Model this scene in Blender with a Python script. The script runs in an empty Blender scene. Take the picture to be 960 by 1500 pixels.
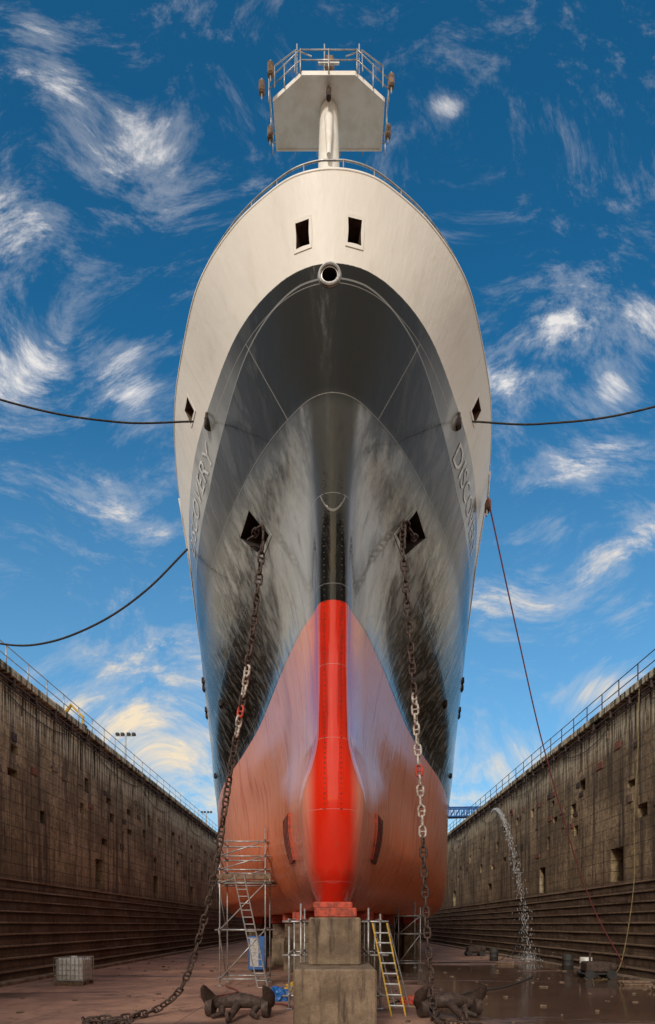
import bpy, math, random, bmesh
import numpy as np
from mathutils import Vector, Matrix, noise as mnoise
random.seed(4); rng=np.random.RandomState(3)
scene=bpy.context.scene
R=math.radians
# ---------------------------------------------------------------- helpers
class NT:
    def __init__(s,tree): s.t=tree; s.n=tree.nodes; s.l=tree.links
    def new(s,ty,**k):
        nd=s.n.new(ty)
        for a,b in k.items(): setattr(nd,a,b)
        return nd
    def put(s,inp,v):
        if isinstance(v,bpy.types.NodeSocket): s.l.new(v,inp)
        elif v is not None:
            if hasattr(inp.default_value,'__len__') and not hasattr(v,'__len__'): v=(v,)*len(inp.default_value)
            if hasattr(inp.default_value,'__len__') and len(inp.default_value)==4 and len(v)==3: v=(*v,1)
            inp.default_value=v
    def m(s,op,a,b=None,c=None,clamp=False):
        nd=s.new('ShaderNodeMath',operation=op); nd.use_clamp=clamp
        s.put(nd.inputs[0],a)
        if b is not None: s.put(nd.inputs[1],b)
        if c is not None: s.put(nd.inputs[2],c)
        return nd.outputs[0]
    def mr(s,v,a,b,c=0.,d=1.,smooth=True):
        nd=s.new('ShaderNodeMapRange'); nd.interpolation_type='SMOOTHSTEP' if smooth else 'LINEAR'
        s.put(nd.inputs[0],v)
        if a>b: a,b,c,d=b,a,d,c
        nd.inputs[1].default_value=a; nd.inputs[2].default_value=b; nd.inputs[3].default_value=c; nd.inputs[4].default_value=d
        return nd.outputs[0]
    def mix(s,f,a,b,blend='MIX'):
        nd=s.new('ShaderNodeMix',data_type='RGBA',blend_type=blend)
        s.put(nd.inputs[0],f); s.put(nd.inputs[6],a); s.put(nd.inputs[7],b)
        return nd.outputs[2]
    def noise(s,vec,scale=1,detail=4,rough=.55,dist=0.,col=False):
        nd=s.new('ShaderNodeTexNoise'); s.put(nd.inputs['Vector'],vec)
        nd.inputs['Scale'].default_value=scale; nd.inputs['Detail'].default_value=detail
        nd.inputs['Roughness'].default_value=rough; nd.inputs['Distortion'].default_value=dist
        return nd.outputs['Color' if col else 'Fac']
    def mapping(s,vec,loc=(0,0,0),rot=(0,0,0),sc=(1,1,1),ty='POINT'):
        nd=s.new('ShaderNodeMapping',vector_type=ty); s.put(nd.inputs[0],vec)
        nd.inputs[1].default_value=loc; nd.inputs[2].default_value=rot; nd.inputs[3].default_value=sc
        return nd.outputs[0]
    def comb(s,x,y,z):
        nd=s.new('ShaderNodeCombineXYZ'); s.put(nd.inputs[0],x); s.put(nd.inputs[1],y); s.put(nd.inputs[2],z); return nd.outputs[0]
    def sep(s,v):
        nd=s.new('ShaderNodeSeparateXYZ'); s.put(nd.inputs[0],v); return nd.outputs
    def bump(s,h,strength=.3,dist=.02):
        nd=s.new('ShaderNodeBump'); nd.inputs['Strength'].default_value=strength; nd.inputs['Distance'].default_value=dist
        s.put(nd.inputs['Height'],h); return nd.outputs[0]

def newmat(name):
    m=bpy.data.materials.new(name); m.use_nodes=True
    t=NT(m.node_tree); b=t.n['Principled BSDF']; tc=t.new('ShaderNodeTexCoord').outputs['Object']
    return m,t,b,tc
def simple(name,c1,c2=None,rough=.6,metal=0.,scale=3.,bump=.15,coat=0):
    m,t,b,tc=newmat(name)
    if c2 is None: c2=tuple(x*.6 for x in c1)
    n=t.noise(tc,scale,5,.65)
    f=t.mr(n,.38,.66)
    t.put(b.inputs['Base Color'],t.mix(f,c1,c2))
    t.put(b.inputs['Roughness'],t.mr(n,.3,.7,rough*.85,min(1,rough*1.15)))
    b.inputs['Metallic'].default_value=metal
    b.inputs['Coat Weight'].default_value=coat
    t.put(b.inputs['Normal'],t.bump(t.noise(tc,scale*6,3,.7),bump,.02))
    return m

def empty(name):
    e=bpy.data.objects.new(name,None); scene.collection.objects.link(e); return e
class MB:
    def __init__(s): s.v=[];s.f=[];s.m=[]
    def add(s,vs,fs,mi=0):
        o=len(s.v); s.v+= [tuple(p) for p in vs]; s.f+=[tuple(i+o for i in f) for f in fs]; s.m+=[mi]*len(fs)
    def box(s,lo,hi,mi=0,M=None):
        x0,y0,z0=lo;x1,y1,z1=hi
        vs=[Vector(p) for p in [(x0,y0,z0),(x1,y0,z0),(x1,y1,z0),(x0,y1,z0),(x0,y0,z1),(x1,y0,z1),(x1,y1,z1),(x0,y1,z1)]]
        if M is not None: vs=[M@p for p in vs]
        s.add(vs,[(0,3,2,1),(4,5,6,7),(0,1,5,4),(1,2,6,5),(2,3,7,6),(3,0,4,7)],mi)
    def bbox(s,lo,hi,mi=0,b=.05,M=None):
        c=[(l+h)/2 for l,h in zip(lo,hi)]; h=[(h-l)/2 for l,h in zip(lo,hi)]
        vs=[];idx={}
        for sx in(-1,1):
            for sy in(-1,1):
                for sz in(-1,1):
                    for ax in range(3):
                        d=[h[0]-b,h[1]-b,h[2]-b]; d[ax]=h[ax]
                        idx[(sx,sy,sz,ax)]=len(vs)
                        p=Vector((c[0]+sx*d[0],c[1]+sy*d[1],c[2]+sz*d[2]))
                        vs.append(M@p if M is not None else p)
        fs=[]
        for ax in range(3):
            o=[i for i in range(3) if i!=ax]
            for sg in(-1,1):
                q=[]
                for a,bb in((-1,-1),(1,-1),(1,1),(-1,1)):
                    k=[0,0,0];k[ax]=sg;k[o[0]]=a;k[o[1]]=bb
                    q.append(idx[(*k,ax)])
                fs.append(q)
            for a in(-1,1):
                for bb in(-1,1):
                    k1=[0,0,0];k2=[0,0,0];k1[ax]=-1;k2[ax]=1
                    for k in(k1,k2): k[o[0]]=a;k[o[1]]=bb
                    fs.append([idx[(*k1,o[0])],idx[(*k2,o[0])],idx[(*k2,o[1])],idx[(*k1,o[1])]])
        for sx in(-1,1):
            for sy in(-1,1):
                for sz in(-1,1): fs.append([idx[(sx,sy,sz,a)] for a in range(3)])
        s.add(vs,fs,mi)
    def path(s,pts,r,n=8,mi=0,closed=False,cap=True):
        pts=[Vector(p) for p in pts]; N=len(pts); rr=r if hasattr(r,'__len__') else [r]*N
        vs=[];fs=[];prev=None
        for i,p in enumerate(pts):
            if closed: t=pts[(i+1)%N]-pts[i-1]
            else: t=pts[min(i+1,N-1)]-pts[max(i-1,0)]
            if t.length<1e-9: t=Vector((0,0,1))
            t.normalize()
            if prev is None:
                a=Vector((0,0,1)) if abs(t.z)<.9 else Vector((1,0,0)); u=t.cross(a).normalized()
            else:
                u=(prev-t*prev.dot(t)).normalized()
            prev=u; w=t.cross(u)
            for k in range(n):
                an=2*math.pi*k/n; vs.append(p+(u*math.cos(an)+w*math.sin(an))*rr[i])
        M=N if closed else N-1
        for i in range(M):
            j=(i+1)%N
            for k in range(n):
                k2=(k+1)%n; fs.append((i*n+k,i*n+k2,j*n+k2,j*n+k))
        if not closed and cap:
            fs.append(tuple(range(n))[::-1]); fs.append(tuple((N-1)*n+k for k in range(n)))
        s.add(vs,fs,mi)
    def tube(s,a,b,r,n=8,mi=0): s.path([a,b],r,n,mi)
    def build(s,name,mats,parent=None,smooth=False,angle=None):
        me=bpy.data.meshes.new(name); me.from_pydata(s.v,[],s.f); 
        for m in (mats if isinstance(mats,(list,tuple)) else [mats]): me.materials.append(m)
        me.polygons.foreach_set('material_index',s.m)
        me.polygons.foreach_set('use_smooth',[smooth]*len(s.f)); me.update()
        o=bpy.data.objects.new(name,me); scene.collection.objects.link(o)
        if parent: o.parent=parent
        if smooth and angle:
            try: me.set_sharp_from_angle(angle=R(angle))
            except Exception: pass
        return o
def smoothpath(pts,n=12):
    P=[Vector(p) for p in pts]; out=[]
    P=[P[0]*2-P[1]]+P+[P[-1]*2-P[-2]]
    for i in range(1,len(P)-2):
        for k in range(n):
            t=k/n; a,b,c,d=P[i-1],P[i],P[i+1],P[i+2]
            out.append(.5*((2*b)+(c-a)*t+(2*a-5*b+4*c-d)*t*t+(3*b-a-3*c+d)*t**3))
    out.append(P[-2]); return out

# ---------------------------------------------------------------- hull form
def pchip(x,y,q):
    x=np.asarray(x,float);y=np.asarray(y,float);q=np.asarray(q,float)
    h=np.diff(x);d=np.diff(y)/h;n=len(x);m=np.zeros(n)
    for i in range(1,n-1):
        if d[i-1]*d[i]>0:
            w1=2*h[i]+h[i-1];w2=h[i]+2*h[i-1];m[i]=(w1+w2)/(w1/d[i-1]+w2/d[i])
    m[0]=d[0]; m[-1]=d[-1]
    i=np.clip(np.searchsorted(x,q)-1,0,n-2);t=(q-x[i])/h[i]
    return (2*t**3-3*t**2+1)*y[i]+(t**3-2*t**2+t)*h[i]*m[i]+(-2*t**3+3*t**2)*y[i+1]+(t**3-t**2)*h[i]*m[i+1]
YE=43.
LV=[
(3.1,14.9,[(15.05,.25),(15.5,.42),(20,.8),(26,1.9),(32,3.6),(38,5.9),(43,7.6)]),
(4.0,14.1,[(14.3,.45),(14.8,.7),(16,.88),(20,1.35),(26,2.9),(32,5.0),(38,7.2),(43,8.6)]),
(5.7,13.6,[(13.8,.55),(14.3,.82),(16,1.08),(20,1.9),(26,3.9),(32,5.95),(38,7.8),(43,8.95)]),
(7.5,13.5,[(13.65,.33),(14.1,.47),(16,.95),(20,2.0),(24,3.3),(30,5.65),(36,7.4),(43,9)]),
(9.0,13.35,[(13.5,.32),(13.85,.44),(16,1.1),(20,2.25),(24,3.6),(30,5.8),(36,7.5),(43,9)]),
(10.3,13.1,[(13.25,.33),(13.6,.46),(14.4,.8),(16.6,1.5),(21.2,2.8),(25,4.1),(30,5.95),(36,7.6),(43,9)]),
(12.4,12.5,[(12.65,.35),(13.0,.53),(13.8,1.05),(15,1.72),(18,3.1),(23,4.75),(30,6.6),(36,7.9),(43,9)]),
(14.15,11.95,[(12.1,.5),(12.5,.95),(13.4,1.7),(14.7,2.5),(17.7,3.9),(23,5.5),(31,7.1),(43,9)]),
(16.2,11.3,[(11.45,.75),(11.8,1.35),(12.6,2.17),(14.1,3.1),(16,4.05),(18.4,4.85),(20,5.25),(24,6.0),(31,7.2),(43,9)]),
(17.6,10.9,[(11.0,.75),(11.3,1.4),(11.8,2.15),(12.9,3.2),(14.1,3.84),(16,4.64),(18.4,5.25),(21,5.7),(24,6.2),(31,7.3),(43,9)]),
]
NTT=260; TG=np.linspace(0,1,NTT)
zl=np.array([l[0] for l in LV]); y0l=np.array([l[1] for l in LV])
tab=[]
for z,y0,pts in LV:
    tt=[0]+[math.sqrt((y-y0)/(YE-y0)) for y,b in pts]; bb=[0]+[b for y,b in pts]
    tab.append(pchip(tt,bb,TG))
tab=np.array(tab)
NZ=262; ZG=np.linspace(3.1,17.6,NZ)
Y0=pchip(zl,y0l,ZG)
HB=np.stack([pchip(zl,tab[:,j],ZG) for j in range(NTT)],1)
HB[:,0]=0
def hb(z,y):
    z=min(max(z,3.1),17.6); fz=(z-3.1)/14.5*(NZ-1); i=min(int(fz),NZ-2); a=fz-i
    y0=Y0[i]*(1-a)+Y0[i+1]*a
    s=(y-y0)/(YE-y0)
    if s<=0: return 0.
    if s>=1: return float(HB[i,-1]*(1-a)+HB[i+1,-1]*a)
    ft=math.sqrt(s)*(NTT-1); j=min(int(ft),NTT-2); b=ft-j
    return float((HB[i,j]*(1-b)+HB[i,j+1]*b)*(1-a)+(HB[i+1,j]*(1-b)+HB[i+1,j+1]*b)*a)
def fy(x,z):
    x=abs(x); lo=10.; hi=43.
    for _ in range(40):
        mid=(lo+hi)/2
        if hb(z,mid)<x: lo=mid
        else: hi=mid
    return hi
def S_side(side):
    def f(y,z): return Vector((side*hb(z,y),y,z))
    return f
def S_front(x,z): return Vector((x,fy(x,z),z))
def nrm(S,a,b,e=.04):
    d1=S(a+e,b)-S(a-e,b); d2=S(a,b+e)-S(a,b-e); n=d1.cross(d2).normalized()
    return n
def outn(S,a,b):
    n=nrm(S,a,b); p=S(a,b)
    ref=Vector((p.x,-1.5,-.2))
    if abs(p.x)>1.2: ref=Vector((p.x,0,0))
    return n if n.dot(ref)>0 else -n
def circ(c,rx,ry,n=20): return [(c[0]+rx*math.cos(2*math.pi*k/n),c[1]+ry*math.sin(2*math.pi*k/n)) for k in range(n)]
POCK=[(14.5,12.85),(15.2,12.75),(15.6,13.55),(14.7,13.7)]
HOLES=[
('front',[(-.78,16.5),(-.46,16.5),(-.47,16.93),(-.79,16.93)],'sq'),
('front',[(.28,16.5),(.60,16.5),(.61,16.93),(.29,16.93)],'sq'),
('front',circ((-.07,16.02),.19,.14),'ring'),
('L',[(15.0,16.62),(15.45,16.62),(15.45,17.05),(15.0,17.05)],'sq'),
('R',[(15.0,16.62),(15.45,16.62),(15.45,17.05),(15.0,17.05)],'sq'),
('L',POCK,'anchor'),('R',POCK,'anchor'),
]
def inpoly(p,poly):
    x,y=p;c=False;n=len(poly)
    for i in range(n):
        x1,y1=poly[i];x2,y2=poly[i-1]
        if (y1>y)!=(y2>y) and x<(x2-x1)*(y-y1)/(y2-y1)+x1: c=not c
    return c

# ---------------------------------------------------------------- materials
def hull_material():
    m,t,b,tc=newmat('hull_paint')
    x,y,z=t.sep(tc); ax=t.m('ABSOLUTE',x)
    streak=t.noise(t.mapping(tc,sc=(2.6,2.6,.10)),1,5,.6)
    streak2=t.noise(t.mapping(tc,sc=(8,8,.12)),1,4,.6)
    blot=t.noise(t.mapping(tc,loc=(3,1,7),sc=(.9,.9,.35)),1,3,.5,.3)
    big=t.noise(tc,.45,3,.6); fine=t.noise(tc,9,5,.7)
    br=t.new('ShaderNodeTexBrick'); br.offset=.5
    t.put(br.inputs['Vector'],t.comb(y,t.m('SUBTRACT',z,.15),0.))
    for k,v in (('Scale',1.),('Mortar Size',.010),('Mortar Smooth',.3),('Brick Width',3.6),('Row Height',1.75)): br.inputs[k].default_value=v
    seam=br.outputs['Fac']
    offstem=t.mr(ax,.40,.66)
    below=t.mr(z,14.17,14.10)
    refl_bow=t.m('MULTIPLY',t.m('MULTIPLY',offstem,below),t.mr(t.m('ADD',z,t.m('MULTIPLY',streak,4.)),16.2,14.6,.12,1.))  # grey sky reflection on the bow flanks, painted into base colour
    refl_bow=t.m('MULTIPLY',refl_bow,t.mr(t.m('ADD',y,t.m('MULTIPLY',streak,16.)),26.5,22.5))
    refl_bow=t.m('MULTIPLY',refl_bow,t.mr(blot,.33,.47,.5,1.))
    refl_bow=t.m('MULTIPLY',refl_bow,t.mr(streak2,.3,.6,1.,.85))
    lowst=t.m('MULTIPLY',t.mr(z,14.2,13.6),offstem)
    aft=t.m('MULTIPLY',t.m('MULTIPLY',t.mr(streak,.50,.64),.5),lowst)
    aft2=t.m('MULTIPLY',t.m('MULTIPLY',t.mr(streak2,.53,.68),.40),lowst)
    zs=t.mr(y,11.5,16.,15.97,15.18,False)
    refl_band=t.m('MULTIPLY',t.mr(t.m('SUBTRACT',z,zs),0.,.02),t.mr(y,12.4,14.8))  # side band: pale sky reflection painted on as grey
    refl_band=t.m('MULTIPLY',refl_band,t.mr(blot,.4,.62,1.,.55))
    refl_up=t.m('MULTIPLY',t.m('MULTIPLY',t.m('MAXIMUM',t.mr(blot,.52,.62),t.mr(streak,.54,.64,0.,.8)),t.mr(ax,1.0,2.4)),t.mr(z,14.1,14.2,0.,.11))  # soft reflection patches on the upper dark hull, painted in
    refl_mask=t.m('MAXIMUM',t.m('MAXIMUM',refl_bow,refl_up),t.m('MAXIMUM',aft,aft2))  # all painted reflections and pale streaks of the dark topsides
    refl_mask=t.m('MAXIMUM',refl_mask,refl_band)
    dark=t.mix(refl_mask,(.004,.005,.006),(.40,.41,.39))
    line=t.m('MULTIPLY',t.mr(t.m('ABSOLUTE',t.m('SUBTRACT',z,zs)),.020,.008),.45)
    dark=t.mix(line,dark,(.45,.46,.45))
    refl_pink=t.m('MULTIPLY',t.mr(ax,.38,.80),t.mr(z,4.2,6.5,.75,1.))
    red=t.mix(refl_pink,(.70,.022,.006),(.88,.36,.25))  # salmon on the flanks is reflected sky put into the red base colour
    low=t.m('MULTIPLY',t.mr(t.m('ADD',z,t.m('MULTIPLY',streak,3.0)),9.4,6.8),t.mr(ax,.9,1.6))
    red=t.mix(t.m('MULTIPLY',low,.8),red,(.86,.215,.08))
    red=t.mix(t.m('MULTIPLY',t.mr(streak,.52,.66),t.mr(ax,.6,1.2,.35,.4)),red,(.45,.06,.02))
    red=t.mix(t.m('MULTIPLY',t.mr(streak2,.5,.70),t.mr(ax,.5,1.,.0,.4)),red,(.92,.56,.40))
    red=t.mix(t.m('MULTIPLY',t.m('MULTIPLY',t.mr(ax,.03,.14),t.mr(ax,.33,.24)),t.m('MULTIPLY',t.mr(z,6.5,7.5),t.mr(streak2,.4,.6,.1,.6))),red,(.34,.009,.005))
    cream=t.mix(t.m('MULTIPLY',t.mr(streak,.5,.75),.3),(.87,.83,.76),(.65,.58,.48))
    cream=t.mix(t.mr(fine,.62,.74,0,.15),cream,(.4,.3,.2))
    zz=t.m('ADD',z,t.m('MULTIPLY',t.m('SUBTRACT',fine,.5),.02))
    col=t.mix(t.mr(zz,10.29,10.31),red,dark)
    col=t.mix(t.mr(zz,16.19,16.205),col,cream)
    col=t.mix(t.m('MULTIPLY',seam,t.mr(z,3,17.6,.2,.3)),col,(.55,.52,.48))
    t.put(b.inputs['Base Color'],col)
    r=t.mr(streak2,.35,.7,.07,.22)
    r=t.m('MAXIMUM',r,t.mr(z,16.19,16.2,0.,.42))
    t.put(b.inputs['Roughness'],r)
    b.inputs['IOR'].default_value=1.5
    aftk=t.mr(y,15,25,1.,.12)
    rk=t.m('MAXIMUM',t.mr(ax,.5,.9,1.,.25),t.mr(z,10.3,10.4))
    upk=t.mr(z,13.9,14.3,1.,.45)
    k_=t.m('MULTIPLY',t.m('MULTIPLY',aftk,rk),upk)
    t.put(b.inputs['Specular IOR Level'],t.m('MULTIPLY',k_,.5))
    cw=t.m('MULTIPLY',t.mr(z,16.19,16.2,.45,.05),k_)
    t.put(b.inputs['Coat Weight'],cw); b.inputs['Coat Roughness'].default_value=.05
    h=t.m('ADD',t.m('MULTIPLY',seam,.4),t.m('ADD',t.m('MULTIPLY',streak,.9),t.m('MULTIPLY',big,1.)))
    t.put(b.inputs['Normal'],t.bump(h,.45,.055))
    return m
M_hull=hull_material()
M_white=simple('white_paint',(.88,.85,.79),(.76,.71,.62),.45,scale=2,bump=.1)
M_deck=simple('deck_paint',(.5,.5,.45),(.4,.4,.36),.7)
M_dark=simple('dark_interior',(.02,.012,.01),(.035,.018,.012),.8)
M_brown=simple('port_interior',(.16,.10,.065),(.05,.03,.02),.7)
M_rust=simple('rusty_steel',(.085,.052,.038),(.035,.023,.019),.7,.2,scale=9,bump=.4)
M_linkw=simple('link_white',(.55,.5,.44),(.16,.11,.08),.6,scale=9)
M_linkr=simple('link_red',(.6,.05,.02),(.25,.04,.03),.6,scale=9)
M_galv=simple('galvanised_steel',(.48,.47,.46),(.3,.28,.26),.4,.5,scale=6)
M_name=simple('lettering_white',(.85,.86,.86),(.5,.51,.51),.5,scale=4)
M_rope=simple('mooring_rope',(.05,.045,.04),(.02,.02,.02),.9,scale=20)
M_ropered=simple('red_rope',(.2,.035,.03),(.1,.03,.03),.9,scale=20)
M_hose=simple('hose_olive',(.22,.17,.06),(.12,.09,.04),.7,scale=5)
M_yellow=simple('yellow_paint',(.62,.38,.03),(.3,.18,.04),.5,scale=8)
M_blue=simple('blue_paint',(.02,.13,.4),(.02,.08,.25),.45)
M_redt=simple('red_timber',(.50,.07,.035),(.22,.05,.03),.75,scale=7,bump=.4)
M_brick=simple('brick_patch',(.24,.09,.055),(.12,.05,.03),.85,scale=7,bump=.4)
M_timber=simple('old_timber',(.22,.14,.09),(.1,.065,.04),.85,scale=6,bump=.4)
M_plast=simple('translucent_plastic',(.7,.7,.66),(.5,.48,.42),.4)
M_black=simple('black_rubber',(.02,.02,.02),(.04,.035,.03),.7)
def concrete(name,c1,c2,c3,sc=1.):
    m,t,b,tc=newmat(name)
    n1=t.noise(tc,.9*sc,5,.65); n2=t.noise(t.mapping(tc,sc=(2.5,2.5,.35)),sc,5,.65); n3=t.noise(tc,14*sc,5,.75)
    c=t.mix(t.mr(n1,.35,.65),c1,c2); c=t.mix(t.mr(n2,.48,.7),c,c3)
    c=t.mix(t.mr(n3,.3,.7,.0,.35),c,c3)
    t.put(b.inputs['Base Color'],c); b.inputs['Roughness'].default_value=.85
    t.put(b.inputs['Normal'],t.bump(t.m('ADD',n3,n1),.6,.05)); return m
M_block=concrete('block_concrete',(.30,.215,.14),(.16,.11,.068),(.06,.038,.024),2.)
STEP=.53; TREAD=.235
def wall_material():
    m,t,b,tc=newmat('dock_wall_stone')
    x,y,z=t.sep(tc)
    v=t.comb(y,z,x)
    n1=t.noise(tc,.35,5,.65); st=t.noise(t.mapping(tc,sc=(1,1.6,.10)),1,6,.68); st2=t.noise(t.mapping(tc,sc=(1,5,.3)),1,5,.65); n3=t.noise(tc,4,6,.8)
    br=t.new('ShaderNodeTexBrick'); t.put(br.inputs['Vector'],v)
    for k,vv in (('Scale',1.),('Mortar Size',.022),('Mortar Smooth',.4),('Brick Width',1.9),('Row Height',.62),('Bias',0.)): br.inputs[k].default_value=vv
    br.inputs['Color1'].default_value=(.34,.34,.34,1); br.inputs['Color2'].default_value=(.64,.64,.64,1)
    c=t.mix(t.mr(n1,.38,.62),(.47,.34,.19),(.22,.155,.085))
    c=t.mix(.3,c,br.outputs['Color'],'OVERLAY')
    c=t.mix(t.mr(n3,.46,.60,0,.6),c,(.10,.064,.034))
    c=t.mix(t.mr(st,.46,.62,0,.85),c,(.065,.040,.022))
    c=t.mix(t.mr(st2,.55,.68,0,.55),c,(.58,.47,.31))
    c=t.mix(t.m('MULTIPLY',br.outputs['Fac'],t.mr(n3,.35,.6,.1,.6)),c,(.04,.027,.016))
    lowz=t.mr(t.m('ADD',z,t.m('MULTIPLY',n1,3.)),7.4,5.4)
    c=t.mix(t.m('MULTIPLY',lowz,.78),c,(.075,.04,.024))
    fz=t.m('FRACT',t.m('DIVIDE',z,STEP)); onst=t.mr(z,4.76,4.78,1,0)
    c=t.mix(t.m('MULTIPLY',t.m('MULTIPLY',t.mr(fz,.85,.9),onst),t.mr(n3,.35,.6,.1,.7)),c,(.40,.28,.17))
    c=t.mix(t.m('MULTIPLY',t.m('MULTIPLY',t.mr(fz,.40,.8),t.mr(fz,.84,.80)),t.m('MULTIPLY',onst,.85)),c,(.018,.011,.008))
    top=t.mr(t.m('ADD',z,t.m('MULTIPLY',st2,5.)),14.8,16.0)
    c=t.mix(t.m('MULTIPLY',top,t.mr(st2,.46,.56)),c,(.62,.53,.38))
    c=t.mix(t.m('MULTIPLY',top,t.mr(st2,.50,.42)),c,(.05,.048,.018))
    t.put(b.inputs['Base Color'],c)
    t.put(b.inputs['Roughness'],t.mr(n1,.3,.7,.7,.95))
    h=t.m('SUBTRACT',t.m('ADD',n3,t.m('MULTIPLY',n1,1.5)),t.m('MULTIPLY',br.outputs['Fac'],.7))
    t.put(b.inputs['Normal'],t.bump(h,1.,.13)); return m
M_wall=wall_material()
def floor_material():
    m,t,b,tc=newmat('dock_floor_concrete')
    x,y,z=t.sep(tc)
    n1=t.noise(tc,.28,6,.65); n2=t.noise(tc,1.6,6,.72); n3=t.noise(tc,25,4,.75); n4=t.noise(t.mapping(tc,sc=(.25,1,1)),.5,6,.6,.6)
    c=t.mix(t.mr(n1,.38,.62),(.42,.235,.16),(.25,.14,.10))
    c=t.mix(t.mr(n2,.5,.66,0,.6),c,(.12,.07,.05)); c=t.mix(t.mr(n3,.6,.75,0,.4),c,(.46,.32,.25))
    br=t.new('ShaderNodeTexBrick'); br.offset=0.; t.put(br.inputs['Vector'],tc)
    for k,vv in (('Scale',1.),('Mortar Size',.02),('Brick Width',4.),('Row Height',4.)): br.inputs[k].default_value=vv
    c=t.mix(t.m('MULTIPLY',br.outputs['Fac'],.6),c,(.05,.035,.03))
    reg=t.m('MULTIPLY',t.m('MULTIPLY',t.mr(x,2.,5.),t.mr(y,44,30)),t.mr(y,12.5,15.5))
    wet=t.mr(t.m('ADD',n4,t.m('MULTIPLY',reg,.34)),.67,.72)
    damp=t.mr(t.m('ADD',n4,t.m('MULTIPLY',reg,.32)),.52,.70)
    c=t.mix(t.m('MULTIPLY',damp,.75),c,(.045,.028,.02))
    t.put(b.inputs['Base Color'],c)
    t.put(b.inputs['Roughness'],t.mix(wet,t.mix(damp,(.85,)*3,(.35,)*3),(.03,)*3))
    h=t.m('MULTIPLY',t.m('ADD',n2,n3),t.m('SUBTRACT',1.04,wet))
    t.put(b.inputs['Normal'],t.bump(h,.45,.04)); return m
M_floor=floor_material()
M_quay=concrete('quay_concrete',(.3,.27,.23),(.2,.18,.15),(.12,.1,.08),.5)

# ---------------------------------------------------------------- ship
ship=empty('research_ship')
verts=[];faces=[]
aft=[46,50,60,75,90,104]
NC=NTT+len(aft)
def ztop(y):
    if y<19.4: return 17.6
    if y>21.2: return 16.26
    s=(y-19.4)/1.8; s=s*s*(3-2*s); return 17.6-1.34*s
for side in (-1,1):
    base=len(verts)
    for i in range(NZ):
        for j in range(NTT):
            y=Y0[i]+(YE-Y0[i])*TG[j]**2
            verts.append((side*float(HB[i,j]),float(y),float(ZG[i])))
        for ya in aft: verts.append((side*float(HB[i,-1]),ya,float(ZG[i])))
    for i in range(NZ-1):
        for j in range(NC-1):
            a=base+i*NC+j; q=(a,a+1,a+NC+1,a+NC)
            cx=sum(verts[k][0] for k in q)/4;cy=sum(verts[k][1] for k in q)/4;cz=sum(verts[k][2] for k in q)/4
            if cz>ztop(cy): continue
            skip=False
            if cz>12 and cy<17:
                for kd,poly,_ in HOLES:
                    if kd=='front':
                        if cy<13 and inpoly((cx,cz),poly): skip=True
                    elif (kd=='L')==(side<0) and inpoly((cy,cz),poly): skip=True
            if skip: continue
            faces.append(q if side>0 else q[::-1])
for j in range(NC-1):
    a=j; b2=NZ*NC+j
    faces.append((a,a+1,b2+1,b2))
st=[i*NC+NC-1 for i in range(NZ)]; st2=[NZ*NC+i*NC+NC-1 for i in range(NZ)]
for i in range(NZ-1): faces.append((st[i],st2[i],st2[i+1],st[i+1]))
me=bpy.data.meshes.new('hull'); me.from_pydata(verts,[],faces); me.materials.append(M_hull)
bm=bmesh.new(); bm.from_mesh(me); bmesh.ops.remove_doubles(bm,verts=bm.verts,dist=.0008)
bmesh.ops.delete(bm,geom=[v for v in bm.verts if not v.link_faces],context='VERTS')
bmesh.ops.recalc_face_normals(bm,faces=bm.faces); bm.to_mesh(me); bm.free()
for p in me.polygons: p.use_smooth=True
hull=bpy.data.objects.new('hull',me); scene.collection.objects.link(hull); hull.parent=ship
ys=[11.6+k*.5 for k in range(20)]+[22+k*3 for k in range(28)]
mb=MB()
for a,b_ in zip(ys[:-1],ys[1:]):
    w1=hb(16.15,a)-.02; w2=hb(16.15,b_)-.02
    mb.add([(-w1,a,16.15),(w1,a,16.15),(w2,b_,16.15),(-w2,b_,16.15)],[(0,1,2,3)])
mb.build('deck',M_deck,ship)
def toppath(dz,inset,y1=19.4,n=90):
    L=[];
    for k in range(n+1):
        s=(k/n)**2; y=10.9+inset+(y1-10.9-inset)*s
        L.append((max(0,hb(17.6,y-inset*.9+.0)-inset*.6),y,17.6+dz))
    left=[(-p[0],p[1],p[2]) for p in L[::-1]]; return left+L[1:]
mb=MB(); mb.path(toppath(0.0,.02),.03,8,0)
for sd in (-1,1):
    P=[]
    for k in range(60):
        y=19.35+k*1.2 if k>3 else 19.35+k*.6
        zt=ztop(y); P.append((sd*hb(zt,y),y,zt))
    mb.path(P,.05,6)
mb.build('gunwale',M_white,ship,True)
mb=MB()
for dz,r in ((.36,.018),(.19,.012)): mb.path(toppath(dz,.14),r,8)
tp=toppath(.36,.14); acc=0
for i in range(1,len(tp)):
    acc+=(Vector(tp[i])-Vector(tp[i-1])).length
    if acc>.6:
        acc=0; p=tp[i]; mb.tube((p[0],p[1],p[2]),(p[0],p[1]-.02,17.5),.014,6)
mb.build('bulwark_rail',M_galv,ship,True)
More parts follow.
